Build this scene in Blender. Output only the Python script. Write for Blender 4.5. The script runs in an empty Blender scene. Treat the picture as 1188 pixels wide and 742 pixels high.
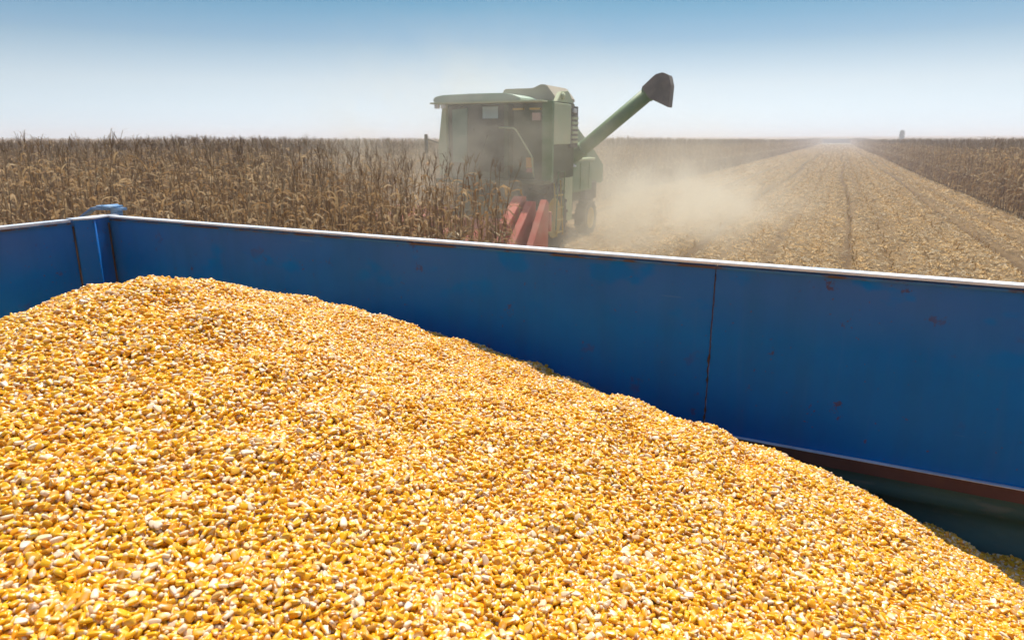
import bpy, bmesh, math, random
import numpy as np
from mathutils import Vector, Matrix, noise
R = math.radians
SC = bpy.context.scene
COL = SC.collection
random.seed(7); RNG = np.random.default_rng(7)

# ------------------------------------------------------------------ camera
EYE = 2.6
cd = bpy.data.cameras.new("camera"); cam = bpy.data.objects.new("camera", cd); COL.objects.link(cam)
cam.location = (0, 0, EYE); cam.rotation_euler = (R(90 - 14.82), 0, R(25.0))
cd.sensor_width = 36; cd.lens = 790 / 1188 * 36; cd.clip_start = 0.05; cd.clip_end = 6000
cd.dof.use_dof = True; cd.dof.focus_distance = 1.45; cd.dof.aperture_fstop = 11.0
SC.camera = cam

# ------------------------------------------------------------------ light
SUN_EL, SUN_AZ = R(66), R(-9)          # azimuth measured clockwise from +Y
w = bpy.data.worlds.new("World"); SC.world = w; w.use_nodes = True
nt = w.node_tree; nt.nodes.clear()
sky = nt.nodes.new("ShaderNodeTexSky"); sky.sky_type = 'NISHITA'; sky.sun_disc = False
sky.sun_elevation = SUN_EL; sky.sun_rotation = SUN_AZ
sky.air_density = 1.0; sky.dust_density = 1.5; sky.ozone_density = 2.0
tc = nt.nodes.new("ShaderNodeTexCoord"); sp = nt.nodes.new("ShaderNodeSeparateXYZ")
rmp = nt.nodes.new("ShaderNodeValToRGB"); mx = nt.nodes.new("ShaderNodeMix"); mx.data_type = 'RGBA'; mx.blend_type = 'MULTIPLY'; mx.inputs[0].default_value = 1
bg = nt.nodes.new("ShaderNodeBackground"); out = nt.nodes.new("ShaderNodeOutputWorld")
e = rmp.color_ramp.elements
e[0].position = 0.0; e[0].color = (.95, .87, .80, 1)
e[1].position = 1.0; e[1].color = (.733, .733, .733, 1)
for ps, c in ((.0143, (.95, .87, .80)), (.04, (.90, .83, .765)), (.072, (.79, .73, .68)), (.127, (.378, .468, .52)), (.1744, (.207, .38, .434)), (.35, (.37, .51, .59))):
    n = e.new(ps); n.color = (*c, 1)
L = nt.links.new
mxz = nt.nodes.new("ShaderNodeMath"); mxz.operation = 'MAXIMUM'; mxz.inputs[1].default_value = .12; cmb = nt.nodes.new("ShaderNodeCombineXYZ")
L(tc.outputs['Generated'], sp.inputs[0]); L(sp.outputs['Z'], rmp.inputs[0]); L(sp.outputs['Z'], mxz.inputs[0])
L(sp.outputs['X'], cmb.inputs[0]); L(sp.outputs['Y'], cmb.inputs[1]); L(mxz.outputs[0], cmb.inputs[2]); L(cmb.outputs[0], sky.inputs[0])
L(sky.outputs[0], mx.inputs[6]); L(rmp.outputs[0], mx.inputs[7]); L(mx.outputs[2], bg.inputs[0]); L(bg.outputs[0], out.inputs[0])
bg.inputs[1].default_value = 0.15
sd = bpy.data.lights.new("sun", 'SUN'); sd.energy = 4.2; sd.angle = R(.6); sd.color = (1, .95, .86)
so = bpy.data.objects.new("sun", sd); COL.objects.link(so)
sv = Vector((math.sin(SUN_AZ) * math.cos(SUN_EL), math.cos(SUN_AZ) * math.cos(SUN_EL), math.sin(SUN_EL)))
so.rotation_euler = sv.to_track_quat('Z', 'Y').to_euler()
SC.view_settings.view_transform = 'Standard'; SC.view_settings.look = 'None'
SC.view_settings.exposure = 0.45; SC.view_settings.gamma = 1
SC.render.engine = 'CYCLES'
cy = SC.cycles
cy.max_bounces = 6; cy.diffuse_bounces = 3; cy.glossy_bounces = 2; cy.transparent_max_bounces = 8; cy.volume_bounces = 1
cy.volume_step_rate = 2.0; cy.volume_max_steps = 96
cy.use_denoising = True; cy.denoiser = 'OPENIMAGEDENOISE'; cy.sample_clamp_indirect = 6
cy.use_adaptive_sampling = True; cy.adaptive_threshold = 0.02

# ------------------------------------------------------------------ helpers
def nodes(name):
    m = bpy.data.materials.new(name); m.use_nodes = True
    t = m.node_tree; b = t.nodes["Principled BSDF"]
    return m, t, b
def N(t, typ, **kw):
    n = t.nodes.new(typ)
    for k, v in kw.items():
        if k.startswith('i_'):
            key = k[2:]; key = int(key) if key.isdigit() else key
            n.inputs[key].default_value = v
        else: setattr(n, k, v)
    return n
def ramp(t, src, stops):
    r = t.nodes.new("ShaderNodeValToRGB"); el = r.color_ramp.elements
    el[0].position = stops[0][0]; el[0].color = (*stops[0][1], 1); el[1].position = stops[-1][0]; el[1].color = (*stops[-1][1], 1)
    for p_, c in stops[1:-1]:
        n = el.new(p_); n.color = (*c, 1)
    t.links.new(src, r.inputs[0]); return r.outputs[0]
def mixc(t, fac, a, b, mode='MIX'):
    m = t.nodes.new("ShaderNodeMix"); m.data_type = 'RGBA'; m.blend_type = mode
    for s, v in ((0, fac), (6, a), (7, b)):
        if isinstance(v, (int, float)): m.inputs[s].default_value = v
        elif isinstance(v, tuple): m.inputs[s].default_value = (*v, 1)
        else: t.links.new(v, m.inputs[s])
    return m.outputs[2]
def math_(t, op, a, b=0.0, clamp=False):
    m = t.nodes.new("ShaderNodeMath"); m.operation = op; m.use_clamp = clamp
    for s, v in ((0, a), (1, b)):
        if isinstance(v, (int, float)): m.inputs[s].default_value = v
        else: t.links.new(v, m.inputs[s])
    return m.outputs[0]
def tex_noise(t, scale, vec=None, detail=4, rough=.55, stretch=None):
    n = N(t, "ShaderNodeTexNoise"); n.inputs['Scale'].default_value = scale; n.inputs['Detail'].default_value = detail; n.inputs['Roughness'].default_value = rough
    if vec is None:
        vec = N(t, "ShaderNodeTexCoord").outputs['Object']
    if stretch:
        mp = N(t, "ShaderNodeMapping"); mp.inputs['Scale'].default_value = stretch; t.links.new(vec, mp.inputs[0]); vec = mp.outputs[0]
    t.links.new(vec, n.inputs['Vector']); return n.outputs['Fac']
def bump(t, b, src, strength=.3, dist=.01):
    n = N(t, "ShaderNodeBump"); n.inputs['Strength'].default_value = strength; n.inputs['Distance'].default_value = dist
    t.links.new(src, n.inputs['Height']); t.links.new(n.outputs[0], b.inputs['Normal'])

def painted(name, col, rough=.45, dust=(.35, .29, .2), amount=.35, metal=0.0, scale=3.0):
    m, t, b = nodes(name)
    n1 = tex_noise(t, scale); n2 = tex_noise(t, scale * 14, detail=3)
    f = math_(t, 'MULTIPLY', ramp(t, n1, [(.35, (0, 0, 0)), (.75, (1, 1, 1))]), amount)
    f = math_(t, 'ADD', f, math_(t, 'MULTIPLY', n2, amount * .35), True)
    c = mixc(t, f, col, dust)
    t.links.new(c, b.inputs['Base Color']); b.inputs['Roughness'].default_value = rough; b.inputs['Metallic'].default_value = metal
    t.links.new(math_(t, 'ADD', rough, math_(t, 'MULTIPLY', f, .4), True), b.inputs['Roughness'])
    return m

class MB:
    def __init__(s): s.bm = bmesh.new()
    def box(s, lo, hi, bev=0.0, rot=None, seg=2):
        lo, hi = Vector(lo), Vector(hi); b = bmesh.new(); bmesh.ops.create_cube(b, size=1)
        d = hi - lo
        for v in b.verts: v.co = Vector((v.co.x * d.x, v.co.y * d.y, v.co.z * d.z))
        if bev > 0: bmesh.ops.bevel(b, geom=b.edges[:], offset=bev, segments=seg, affect='EDGES', profile=.6)
        M = Matrix.Translation((lo + hi) / 2)
        if rot is not None: M = M @ rot
        s._add(b, M); return s
    def _add(s, b, M=None):
        if M is not None: bmesh.ops.transform(b, matrix=M, verts=b.verts)
        me = bpy.data.meshes.new("t"); b.to_mesh(me); b.free(); s.bm.from_mesh(me); bpy.data.meshes.remove(me)
    def tube(s, pts, r, seg=10, cap=True):
        pts = [Vector(p_) for p_ in pts]; rs = r if isinstance(r, (list, tuple)) else [r] * len(pts)
        rings = []
        for i, p_ in enumerate(pts):
            d = (pts[min(i + 1, len(pts) - 1)] - pts[max(i - 1, 0)]).normalized()
            u = d.orthogonal().normalized() if i == 0 else (u - d * u.dot(d)).normalized()
            v = d.cross(u)
            rings.append([s.bm.verts.new(p_ + (u * math.cos(a) + v * math.sin(a)) * rs[i]) for a in [2 * math.pi * k / seg for k in range(seg)]])
        for a, b in zip(rings, rings[1:]):
            for k in range(seg):
                f = s.bm.faces.new((a[k], a[(k + 1) % seg], b[(k + 1) % seg], b[k])); f.smooth = True
        if cap: s.bm.faces.new(rings[0][::-1]); s.bm.faces.new(rings[-1])
        return s
    def prism(s, prof, axis, a, b, bev=0.0):
        """profile of 2D points extruded along axis ('x','y','z') from a to b"""
        q = bmesh.new()
        def P(u, v, t_): return {'x': (t_, u, v), 'y': (u, t_, v), 'z': (u, v, t_)}[axis]
        A = [q.verts.new(P(u, v, a)) for u, v in prof]; B = [q.verts.new(P(u, v, b)) for u, v in prof]
        q.faces.new(A); q.faces.new(B[::-1]); n = len(prof)
        for i in range(n): q.faces.new((A[i], B[i], B[(i + 1) % n], A[(i + 1) % n]))
        bmesh.ops.recalc_face_normals(q, faces=q.faces)
        if bev: bmesh.ops.bevel(q, geom=q.edges[:], offset=bev, segments=2, affect='EDGES')
        s._add(q); return s
    def lathe(s, prof, c, axis='x', seg=40):
        """prof = (radius, offset along axis)"""
        c = Vector(c); rings = []
        for r_, o in prof:
            ring = []
            for k in range(seg):
                a = 2 * math.pi * k / seg; x, y = r_ * math.cos(a), r_ * math.sin(a)
                ring.append(s.bm.verts.new(c + Vector({'x': (o, x, y), 'z': (x, y, o), 'y': (x, o, y)}[axis])))
            rings.append(ring)
        for a, b in zip(rings, rings[1:]):
            for k in range(seg):
                f = s.bm.faces.new((a[k], a[(k + 1) % seg], b[(k + 1) % seg], b[k])); f.smooth = True
        return s
    def quad(s, *pts): s.bm.faces.new([s.bm.verts.new(p_) for p_ in pts]); return s
    def build(s, name, mat, parent=None):
        bmesh.ops.recalc_face_normals(s.bm, faces=s.bm.faces)
        me = bpy.data.meshes.new(name); s.bm.to_mesh(me); s.bm.free(); me.materials.append(mat)
        o = bpy.data.objects.new(name, me); COL.objects.link(o)
        if parent: o.parent = parent; o.matrix_parent_inverse = Matrix.Identity(4)
        return o
def tag(o, label=None, cat=None, group=None, kind=None):
    if label: o['label'] = label
    if cat: o['category'] = cat
    if group: o['group'] = group
    if kind: o['kind'] = kind
    return o
def empty(name, loc, label, cat, group=None, rz=0):
    o = bpy.data.objects.new(name, None); COL.objects.link(o); o.location = loc; o.rotation_euler = (0, 0, rz); o.empty_display_size = .2
    return tag(o, label, cat, group)
def mesh_np(name, V, Fq, mat, smooth=False, parent=None, link=True, attrs=None):
    me = bpy.data.meshes.new(name); me.from_pydata([tuple(v) for v in V], [], [tuple(int(i) for i in f) for f in Fq]); me.materials.append(mat)
    if smooth: me.polygons.foreach_set('use_smooth', [True] * len(me.polygons))
    for k, a in (attrs or {}).items():
        at = me.attributes.new(k, 'FLOAT', 'POINT'); at.data.foreach_set('value', np.asarray(a, np.float32))
    o = bpy.data.objects.new(name, me)
    if link: COL.objects.link(o)
    if parent: o.parent = parent
    return o

def scatter(name, pts, rots, scales, idx, protos, mat=None, label=None, cat=None, kind='stuff'):
    """one object: its points carry instances of the prototype meshes through geometry nodes"""
    pc = bpy.data.collections.new(name + "_kinds")
    for i, p_ in enumerate(protos):
        p_.name = f"{name}_kind_{i:02d}"; pc.objects.link(p_)
    me = bpy.data.meshes.new(name); me.vertices.add(len(pts)); me.vertices.foreach_set('co', np.asarray(pts, np.float32).ravel())
    a = me.attributes.new('rot', 'FLOAT_VECTOR', 'POINT'); a.data.foreach_set('vector', np.asarray(rots, np.float32).ravel())
    a = me.attributes.new('scl', 'FLOAT_VECTOR', 'POINT'); a.data.foreach_set('vector', np.asarray(scales, np.float32).ravel())
    a = me.attributes.new('idx', 'INT', 'POINT'); a.data.foreach_set('value', np.asarray(idx, np.int32))
    o = bpy.data.objects.new(name, me); COL.objects.link(o)
    g = bpy.data.node_groups.new(name + "_scatter", 'GeometryNodeTree')
    g.interface.new_socket('Geometry', in_out='INPUT', socket_type='NodeSocketGeometry'); g.interface.new_socket('Geometry', in_out='OUTPUT', socket_type='NodeSocketGeometry')
    gi = g.nodes.new('NodeGroupInput'); go = g.nodes.new('NodeGroupOutput'); ip = g.nodes.new('GeometryNodeInstanceOnPoints'); ci = g.nodes.new('GeometryNodeCollectionInfo')
    ci.inputs['Collection'].default_value = pc; ci.inputs['Separate Children'].default_value = True; ci.inputs['Reset Children'].default_value = True
    def at(nm, typ):
        n = g.nodes.new('GeometryNodeInputNamedAttribute'); n.data_type = typ; n.inputs['Name'].default_value = nm
        return [s for s in n.outputs if s.enabled and s.name == 'Attribute'][0]
    l = g.links.new
    l(gi.outputs[0], ip.inputs['Points']); l(ci.outputs[0], ip.inputs['Instance']); ip.inputs['Pick Instance'].default_value = True
    l(at('idx', 'INT'), ip.inputs['Instance Index']); l(at('rot', 'FLOAT_VECTOR'), ip.inputs['Rotation']); l(at('scl', 'FLOAT_VECTOR'), ip.inputs['Scale'])
    l(ip.outputs[0], go.inputs[0])
    md = o.modifiers.new("scatter", 'NODES'); md.node_group = g
    return tag(o, label, cat, kind=kind)

# ------------------------------------------------------------------ layout of the land
CUT_L, CUT_R = -8.8, 5.4           # stubble strip between the two blocks of standing maize
Y_FRONT, Y_HEAD, Y_END = 6.0, 12.6, 400.0
def terrain(x, y):
    d = math.hypot(x, y)
    z = .05 * math.sin(x * .11 + 1) * math.sin(y * .07)
    if d > 250: z += (d - 250) * .004 * (1 + .5 * math.sin(math.atan2(x, y) * 3.0 + 1.0))
    return z if d < 2000 else z
def tr_z(x, y):
    """small relief of the harvested strip: wheel ruts and row ridges"""
    z = 0
    for xr, wd, dp, _ in RUTS:
        z -= dp * math.exp(-((x - xr + .12 * math.sin(y * .13 + xr)) / wd) ** 2)
    return z + .03 * math.sin(x * 2 * math.pi / .75)

# ground
def grid_axis(spec):
    r = []
    for a, b, s in spec: r += list(np.arange(a, b, s))
    return r + [spec[-1][1]]
m_soil, t, b = nodes("stubble_soil")
crd = N(t, "ShaderNodeTexCoord").outputs['Object']
nA = tex_noise(t, 1.2, crd, stretch=(1.6, .12, 1)); nB = tex_noise(t, 9, crd, detail=6, rough=.7, stretch=(1, .55, 1)); nC = tex_noise(t, .35, crd); nD = tex_noise(t, 45, crd, detail=3)
c = ramp(t, nB, [(.30, (.15, .090, .040)), (.45, (.33, .21, .090)), (.6, (.52, .35, .155)), (.74, (.70, .52, .28))])
c = mixc(t, math_(t, 'MULTIPLY', ramp(t, nA, [(.38, (1, 1, 1)), (.58, (0, 0, 0))]), .55), c, (.17, .115, .065))
c = mixc(t, math_(t, 'MULTIPLY', nC, .5), c, (.46, .31, .145)); c = mixc(t, math_(t, 'MULTIPLY', nD, .4), c, (.28, .18, .085))
sx = N(t, "ShaderNodeSeparateXYZ"); t.links.new(crd, sx.inputs[0])
c = mixc(t, .22, c, (.20, .13, .06))
def rut(xr, wd, amt):
    global c
    wob = math_(t, 'MULTIPLY', math_(t, 'SINE', math_(t, 'ADD', math_(t, 'MULTIPLY', sx.outputs['Y'], .13), xr)), .12)
    d_ = math_(t, 'DIVIDE', math_(t, 'SUBTRACT', math_(t, 'ADD', sx.outputs['X'], wob), xr), wd)
    g_ = math_(t, 'EXPONENT', math_(t, 'MULTIPLY', math_(t, 'MULTIPLY', d_, d_), -1.0))
    c = mixc(t, math_(t, 'MULTIPLY', math_(t, 'MULTIPLY', g_, amt), ramp(t, nB, [(.3, (1, 1, 1)), (.8, (.6, .6, .6))])), c, (.075, .045, .022))
RUTS = ((-7.7, .3, .05, .5), (-5.4, .3, .06, .6), (-3.1, .26, .08, .9), (-2.2, .14, .04, .6), (-1.05, .16, .045, .5), (.50, .16, .07, .85), (1.25, .26, .08, .5), (3.70, .15, .10, 1.0), (4.05, .12, .05, .45), (4.65, .12, .06, .6))
for _a, _b, _c, _d in RUTS: rut(_a, _b, _d)
rows = math_(t, 'SINE', math_(t, 'MULTIPLY', sx.outputs['X'], 2 * math.pi / .75))
c = mixc(t, math_(t, 'MULTIPLY', math_(t, 'ADD', math_(t, 'MULTIPLY', rows, .5), .5), .5), c, (.13, .088, .05))
t.links.new(c, b.inputs['Base Color']); b.inputs['Roughness'].default_value = .95; b.inputs['Specular IOR Level'].default_value = .1
bump(t, b, nB, .6, .05)
xs = grid_axis([(-3000, -400, 200), (-400, -60, 20), (-60, -12, 3), (-12, 8, .14), (8, 60, 3), (60, 400, 20), (400, 3001, 200)])
ys = grid_axis([(-300, -5, 30), (-5, 10, 1.5), (10, 50, .6), (50, 330, 5), (330, 3001, 60)])
GV = []; GF = []
for y in ys:
    for x in xs:
        z = terrain(x, y)
        if -12 <= x <= 8 and 2 < y < 400: z += tr_z(x, y) * 1.0 + .025 * noise.noise((x * 1.7, y * .9, 0))
        GV.append((x, y, z))
nx = len(xs)
for j in range(len(ys) - 1):
    for i in range(nx - 1):
        a = j * nx + i; GF.append((a, a + 1, a + nx + 1, a + nx))
ground = mesh_np("ground", GV, GF, m_soil, smooth=True); tag(ground, "harvested field ground of straw coloured stubble and soil", "ground", kind='structure')

# ------------------------------------------------------------------ maize plants
def leafmat(name, cols, trans=.45):
    m, t, b = nodes(name)
    oi = N(t, "ShaderNodeObjectInfo"); n1 = tex_noise(t, 7); n2 = tex_noise(t, 60, stretch=(1, 1, .15))
    f = math_(t, 'ADD', math_(t, 'MULTIPLY', oi.outputs['Random'], .5), math_(t, 'MULTIPLY', n1, .6))
    c = ramp(t, f, cols); c = mixc(t, math_(t, 'MULTIPLY', n2, .45), c, tuple(v * .45 for v in cols[0][1]))
    t.links.new(c, b.inputs['Base Color']); b.inputs['Roughness'].default_value = .75; b.inputs['Specular IOR Level'].default_value = .25
    tl = N(t, "ShaderNodeBsdfTranslucent"); t.links.new(c, tl.inputs[0]); ms = N(t, "ShaderNodeMixShader"); ms.inputs[0].default_value = trans
    t.links.new(b.outputs[0], ms.inputs[1]); t.links.new(tl.outputs[0], ms.inputs[2]); t.links.new(ms.outputs[0], t.nodes['Material Output'].inputs[0])
    return m
m_leaf = leafmat("dry_maize_leaf", [(.2, (.25, .14, .055)), (.45, (.41, .25, .105)), (.65, (.50, .34, .17)), (.85, (.62, .46, .26))])
m_stalk = leafmat("dry_maize_stalk", [(.2, (.22, .13, .055)), (.55, (.38, .24, .11)), (.85, (.52, .37, .19))], .12)
m_husk = leafmat("maize_husk", [(.2, (.42, .29, .14)), (.55, (.58, .44, .25)), (.85, (.72, .60, .40))], .15)

def plant_arrays(seed, h=2.45, simple=False):
    rnd = random.Random(seed)
    S = ([], []); Lf = ([], []); E_ = ([], [])
    def tube(T, pts, rs, seg):
        V, F = T; base = len(V)
        for p_, r_ in zip(pts, rs):
            for k in range(seg):
                a = 2 * math.pi * k / seg; V.append((p_[0] + r_ * math.cos(a), p_[1] + r_ * math.sin(a), p_[2]))
        for i in range(len(pts) - 1):
            for k in range(seg): F.append((base + i * seg + k, base + i * seg + (k + 1) % seg, base + (i + 1) * seg + (k + 1) % seg, base + (i + 1) * seg + k))
    lean = rnd.uniform(0, .16); la = rnd.uniform(0, 6.28); brk = rnd.random() < .25
    def ax(z):
        k = (z / h) ** 2 * lean * h + .02 * math.sin(z * 4 + la); return (k * math.cos(la), k * math.sin(la), z)
    top = h * (.72 if brk else 1)
    zs = [top * i / (5 if simple else 9) for i in range((6 if simple else 10))]
    tube(S, [ax(z) for z in zs], [.0135 * (1 - .72 * z / h) for z in zs], 4 if simple else 5)
    if brk:   # snapped top hanging over
        p0 = ax(top); a = rnd.uniform(0, 6.28); ln = h * .26
        tube(S, [p0, (p0[0] + .3 * ln * math.cos(a), p0[1] + .3 * ln * math.sin(a), p0[2] - .02), (p0[0] + .6 * ln * math.cos(a), p0[1] + .6 * ln * math.sin(a), p0[2] - .6 * ln)], [.007, .006, .003], 4)
    # leaves
    nl = 9 if simple else 15
    for i in range(nl):
        z0 = h * (.14 + .80 * i / nl) + rnd.uniform(-.04, .04)
        if z0 > top: continue
        a = la + i * math.pi + rnd.uniform(-.7, .7); ln = rnd.uniform(.32, .70) * (1.0 if i < nl * .7 else .7); wd = rnd.uniform(.012, .026)
        p_ = Vector(ax(z0)); el = rnd.uniform(.5, 1.35); dr = rnd.uniform(.9, 2.3); n = 4 if simple else 6
        tw = rnd.uniform(-1.2, 1.2); V, F = Lf; base = len(V)
        for k in range(n + 1):
            u = k / n; el2 = el - dr * (u ** .8) * 2.1 - (1.1 if rnd.random() < .12 else 0)
            el2 = max(el2 + rnd.uniform(-.25, .25), -1.54)
            d = Vector((math.cos(a + tw * u * .6) * math.cos(el2), math.sin(a + tw * u * .6) * math.cos(el2), math.sin(el2)))
            side = d.cross(Vector((0, 0, 1)));
            if side.length < .1: side = Vector((math.sin(a), -math.cos(a), 0))
            side = side.normalized(); side = (Matrix.Rotation(tw * 1.6 * u + rnd.uniform(-.3, .3), 3, d) @ side)
            hw = wd * (math.sin(math.pi * min(.98, .18 + .8 * u)) ** .7) * (.55 if k == 0 else 1) * rnd.uniform(.75, 1.15)
            V.append(tuple(p_ + side * hw)); V.append(tuple(p_ + d.cross(side) * hw * .35)); V.append(tuple(p_ - side * hw)); p_ = p_ + d * ln / n
        for k in range(n):
            q = base + 3 * k; F.append((q, q + 1, q + 4, q + 3)); F.append((q + 1, q + 2, q + 5, q + 4))
    # ear(s), mostly hanging
    for j in range(1 if rnd.random() < .8 else 2):
        z0 = h * rnd.uniform(.38, .52); p_ = Vector(ax(z0)); a = rnd.uniform(0, 6.28); up = rnd.uniform(-1.2, .9)
        d = Vector((math.cos(a) * math.cos(up), math.sin(a) * math.cos(up), math.sin(up))); V, F = E_; base = len(V); u_ = d.orthogonal().normalized(); v_ = d.cross(u_)
        prof = [(0, .008), (.04, .02), (.10, .028), (.17, .024), (.23, .006)] ; sg = 5
        for o_, r_ in prof:
            for k in range(sg):
                an = 2 * math.pi * k / sg; V.append(tuple(p_ + d * o_ + (u_ * math.cos(an) + v_ * math.sin(an)) * r_))
        for i in range(len(prof) - 1):
            for k in range(sg): F.append((base + i * sg + k, base + i * sg + (k + 1) % sg, base + (i + 1) * sg + (k + 1) % sg, base + (i + 1) * sg + k))
    # tassel
    if not brk:
        p0 = Vector(ax(h))
        for k in range(3 if simple else 5):
            a = rnd.uniform(0, 6.28); s_ = rnd.uniform(.05, .16); l_ = rnd.uniform(.12, .26)
            mid = p0 + Vector((s_ * .6 * math.cos(a), s_ * .6 * math.sin(a), l_ * .8)); tip = p0 + Vector((s_ * 1.5 * math.cos(a), s_ * 1.5 * math.sin(a), l_ * rnd.uniform(.5, 1.0)))
            tube(S, [tuple(p0), tuple(mid), tuple(tip)], [.0035, .0035, .0015], 3)
    return S, Lf, E_
def plant_mesh_joined(seed, h, simple):
    parts = plant_arrays(seed, h, simple); V = []; F = []; mi = []
    for k, (v, f) in enumerate(parts):
        b_ = len(V); V += v; F += [tuple(i + b_ for i in q) for q in f]; mi += [k] * len(f)
    me = bpy.data.meshes.new("maize"); me.from_pydata(V, [], F)
    for m in (m_stalk, m_leaf, m_husk): me.materials.append(m)
    me.polygons.foreach_set('material_index', mi); me.update()
    return bpy.data.objects.new("maize", me)

# rows of plants
def in_view(x, y, z=2.0, mar=.25):
    yaw = R(25); dx = x * math.cos(yaw) + y * math.sin(yaw); dy = -x * math.sin(yaw) + y * math.cos(yaw)
    return dy > .5 and abs(dx) < dy * (.78 + mar) + 1.0
cand = []
for r_ in range(-60, 60):                       # left block and the swath still uncut in front of the combine
    x0 = CUT_L - .37 - .75 * r_
    if r_ >= 0: yr = (Y_FRONT, 75 if r_ < 14 else 45)
    elif x0 < -4.7: yr = (Y_FRONT, Y_HEAD - 1.1)
    else: continue
    y = yr[0] + random.uniform(0, .2)
    while y < yr[1]:
        if in_view(x0, y): cand.append((x0 + random.gauss(0, .05), y))
        y += (.19 if r_ >= 0 else .125) * random.uniform(.6, 1.5)
for r_ in range(0, 34):                        # right block
    x0 = CUT_R + .37 + .75 * r_; y = 10
    while y < (75 if r_ < 14 else 45):
        if in_view(x0, y): cand.append((x0 + random.gauss(0, .05), y))
        y += .19 * random.uniform(.6, 1.5)
far = []
for side in (-1, 1):
    for r_ in range(0, 40):
        x0 = (CUT_L - .37 - .75 * r_) if side < 0 else (CUT_R + .37 + .75 * r_)
        y = 75 if r_ < 14 else 45; y1 = 420 if r_ < 7 else 170
        while y < y1:
            if in_view(x0, y) and (r_ < 10 or random.random() < .5): far.append((x0 + random.gauss(0, .08), y))
            y += .19 * random.uniform(.6, 1.5) * (1 + max(0, y - 60) / 60)
def height_at(x, y):
    d = math.hypot(x, y); n = noise.noise((x * .12, y * .12, 3.3)); h = 2.40 + .16 * n
    if x > CUT_L and x < -4.0: h -= .10 + .16 * (x + 8.8) / 4     # ragged shorter plants before the header
    return h
# the plants that show largest stand as individuals, the others as one mass
def depth(q): return math.hypot(*q)
front_rows = sorted(cand, key=lambda q: depth(q) + (3.0 if q[1] > Y_FRONT + 1.2 and q[0] < CUT_L else 0))
near, rest = front_rows[:298], front_rows[290:]
KINDS = []
for k in range(10):
    S_, L_, E_ = plant_arrays(100 + k, 2.4)
    KINDS.append([mesh_np(n_, v, f, m_, link=False).data for n_, (v, f), m_ in (("stalk", S_, m_stalk), ("leaves", L_, m_leaf), ("ear", E_, m_husk))])
for i, (x, y) in enumerate(near):
    k = KINDS[random.randrange(10)]; hh = height_at(x, y) / 2.4 * random.uniform(.9, 1.07)
    swath = x > CUT_L
    root = empty("maize_plant", (x, y, terrain(x, y) - .01), "dry brown maize plant standing in the uncut rows between combine and blue trailer" if swath else "dry brown maize plant in the front of the field left of the combine",
                 "maize plant", "uncut maize plants before the combine header" if swath else "front maize plants behind the trailer corner", random.uniform(0, 6.28))
    root.scale = (hh * random.uniform(.9, 1.2), hh * random.uniform(.9, 1.2), hh); root.rotation_euler = (random.gauss(0, .05), random.gauss(0, .05), root.rotation_euler[2])
    for nm, me in zip(("stalk", "leaves", "ear"), k):
        o = bpy.data.objects.new(nm, me); COL.objects.link(o); o.parent = root
protoA = [plant_mesh_joined(100 + k, 2.4, False) for k in range(10)] + [plant_mesh_joined(300 + k, 2.4, True) for k in range(6)]
allp = rest + far; n = len(allp); pts = []; rots = []; scl = []; idx = []
for i, (x, y) in enumerate(allp):
    hh = height_at(x, y) / 2.4 * random.uniform(.9, 1.06); isfar = i >= len(rest); wv = 1 + (max(0, y - 60) / 90 if isfar else 0)
    pts.append((x, y, terrain(x, y) - .02)); rots.append((random.gauss(0, .05), random.gauss(0, .05), random.uniform(0, 6.28)))
    scl.append((wv * hh * 1.1, wv * hh * 1.1, hh)); idx.append(random.randrange(10, 16) if isfar or math.hypot(x, y) > 35 else random.randrange(10))
scatter("standing_maize", pts, rots, scl, idx, protoA, label="mass of dry brown standing maize filling both sides of the harvested strip", cat="maize field")
print("plants", len(near), n)
# distant crop surface, well inside each block
m_can, t, b = nodes("distant_maize")
n1 = tex_noise(t, 1.6, detail=6, rough=.75); n2 = tex_noise(t, .05)
c = ramp(t, n1, [(.3, (.17, .11, .055)), (.5, (.30, .20, .11)), (.7, (.44, .31, .18))]); c = mixc(t, math_(t, 'MULTIPLY', n2, .5), c, (.20, .14, .085))
t.links.new(c, b.inputs['Base Color']); b.inputs['Roughness'].default_value = .95; b.inputs['Specular IOR Level'].default_value = .1
V = []; F = []
def canopy(x0, x1, y0, y1, nx_, ny_):
    base = len(V)
    for j in range(ny_ + 1):
        for i in range(nx_ + 1):
            x = x0 + (x1 - x0) * (i / nx_) ** 1.0; y = y0 + (y1 - y0) * (j / ny_) ** 1.8
            edge = i in (0, nx_) or j in (0, ny_)
            V.append((x, y, terrain(x, y) + (0.0 if edge else 2.12 + .22 * noise.noise((x * .8, y * .8, 1)))))
    for j in range(ny_):
        for i in range(nx_):
            a = base + j * (nx_ + 1) + i; F.append((a, a + 1, a + nx_ + 2, a + nx_ + 1))
canopy(-700, CUT_L - 7, 60, 900, 220, 160); canopy(CUT_R + 7, 700, 60, 900, 220, 160); canopy(CUT_L - 7.1, CUT_R + 7.1, Y_END, 900, 14, 80)
mesh_np("maize_crop_beyond", V, F, m_can); tag(bpy.data.objects["maize_crop_beyond"], "hazy brown mass of far off maize reaching to the horizon", "crop", kind='stuff')

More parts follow.
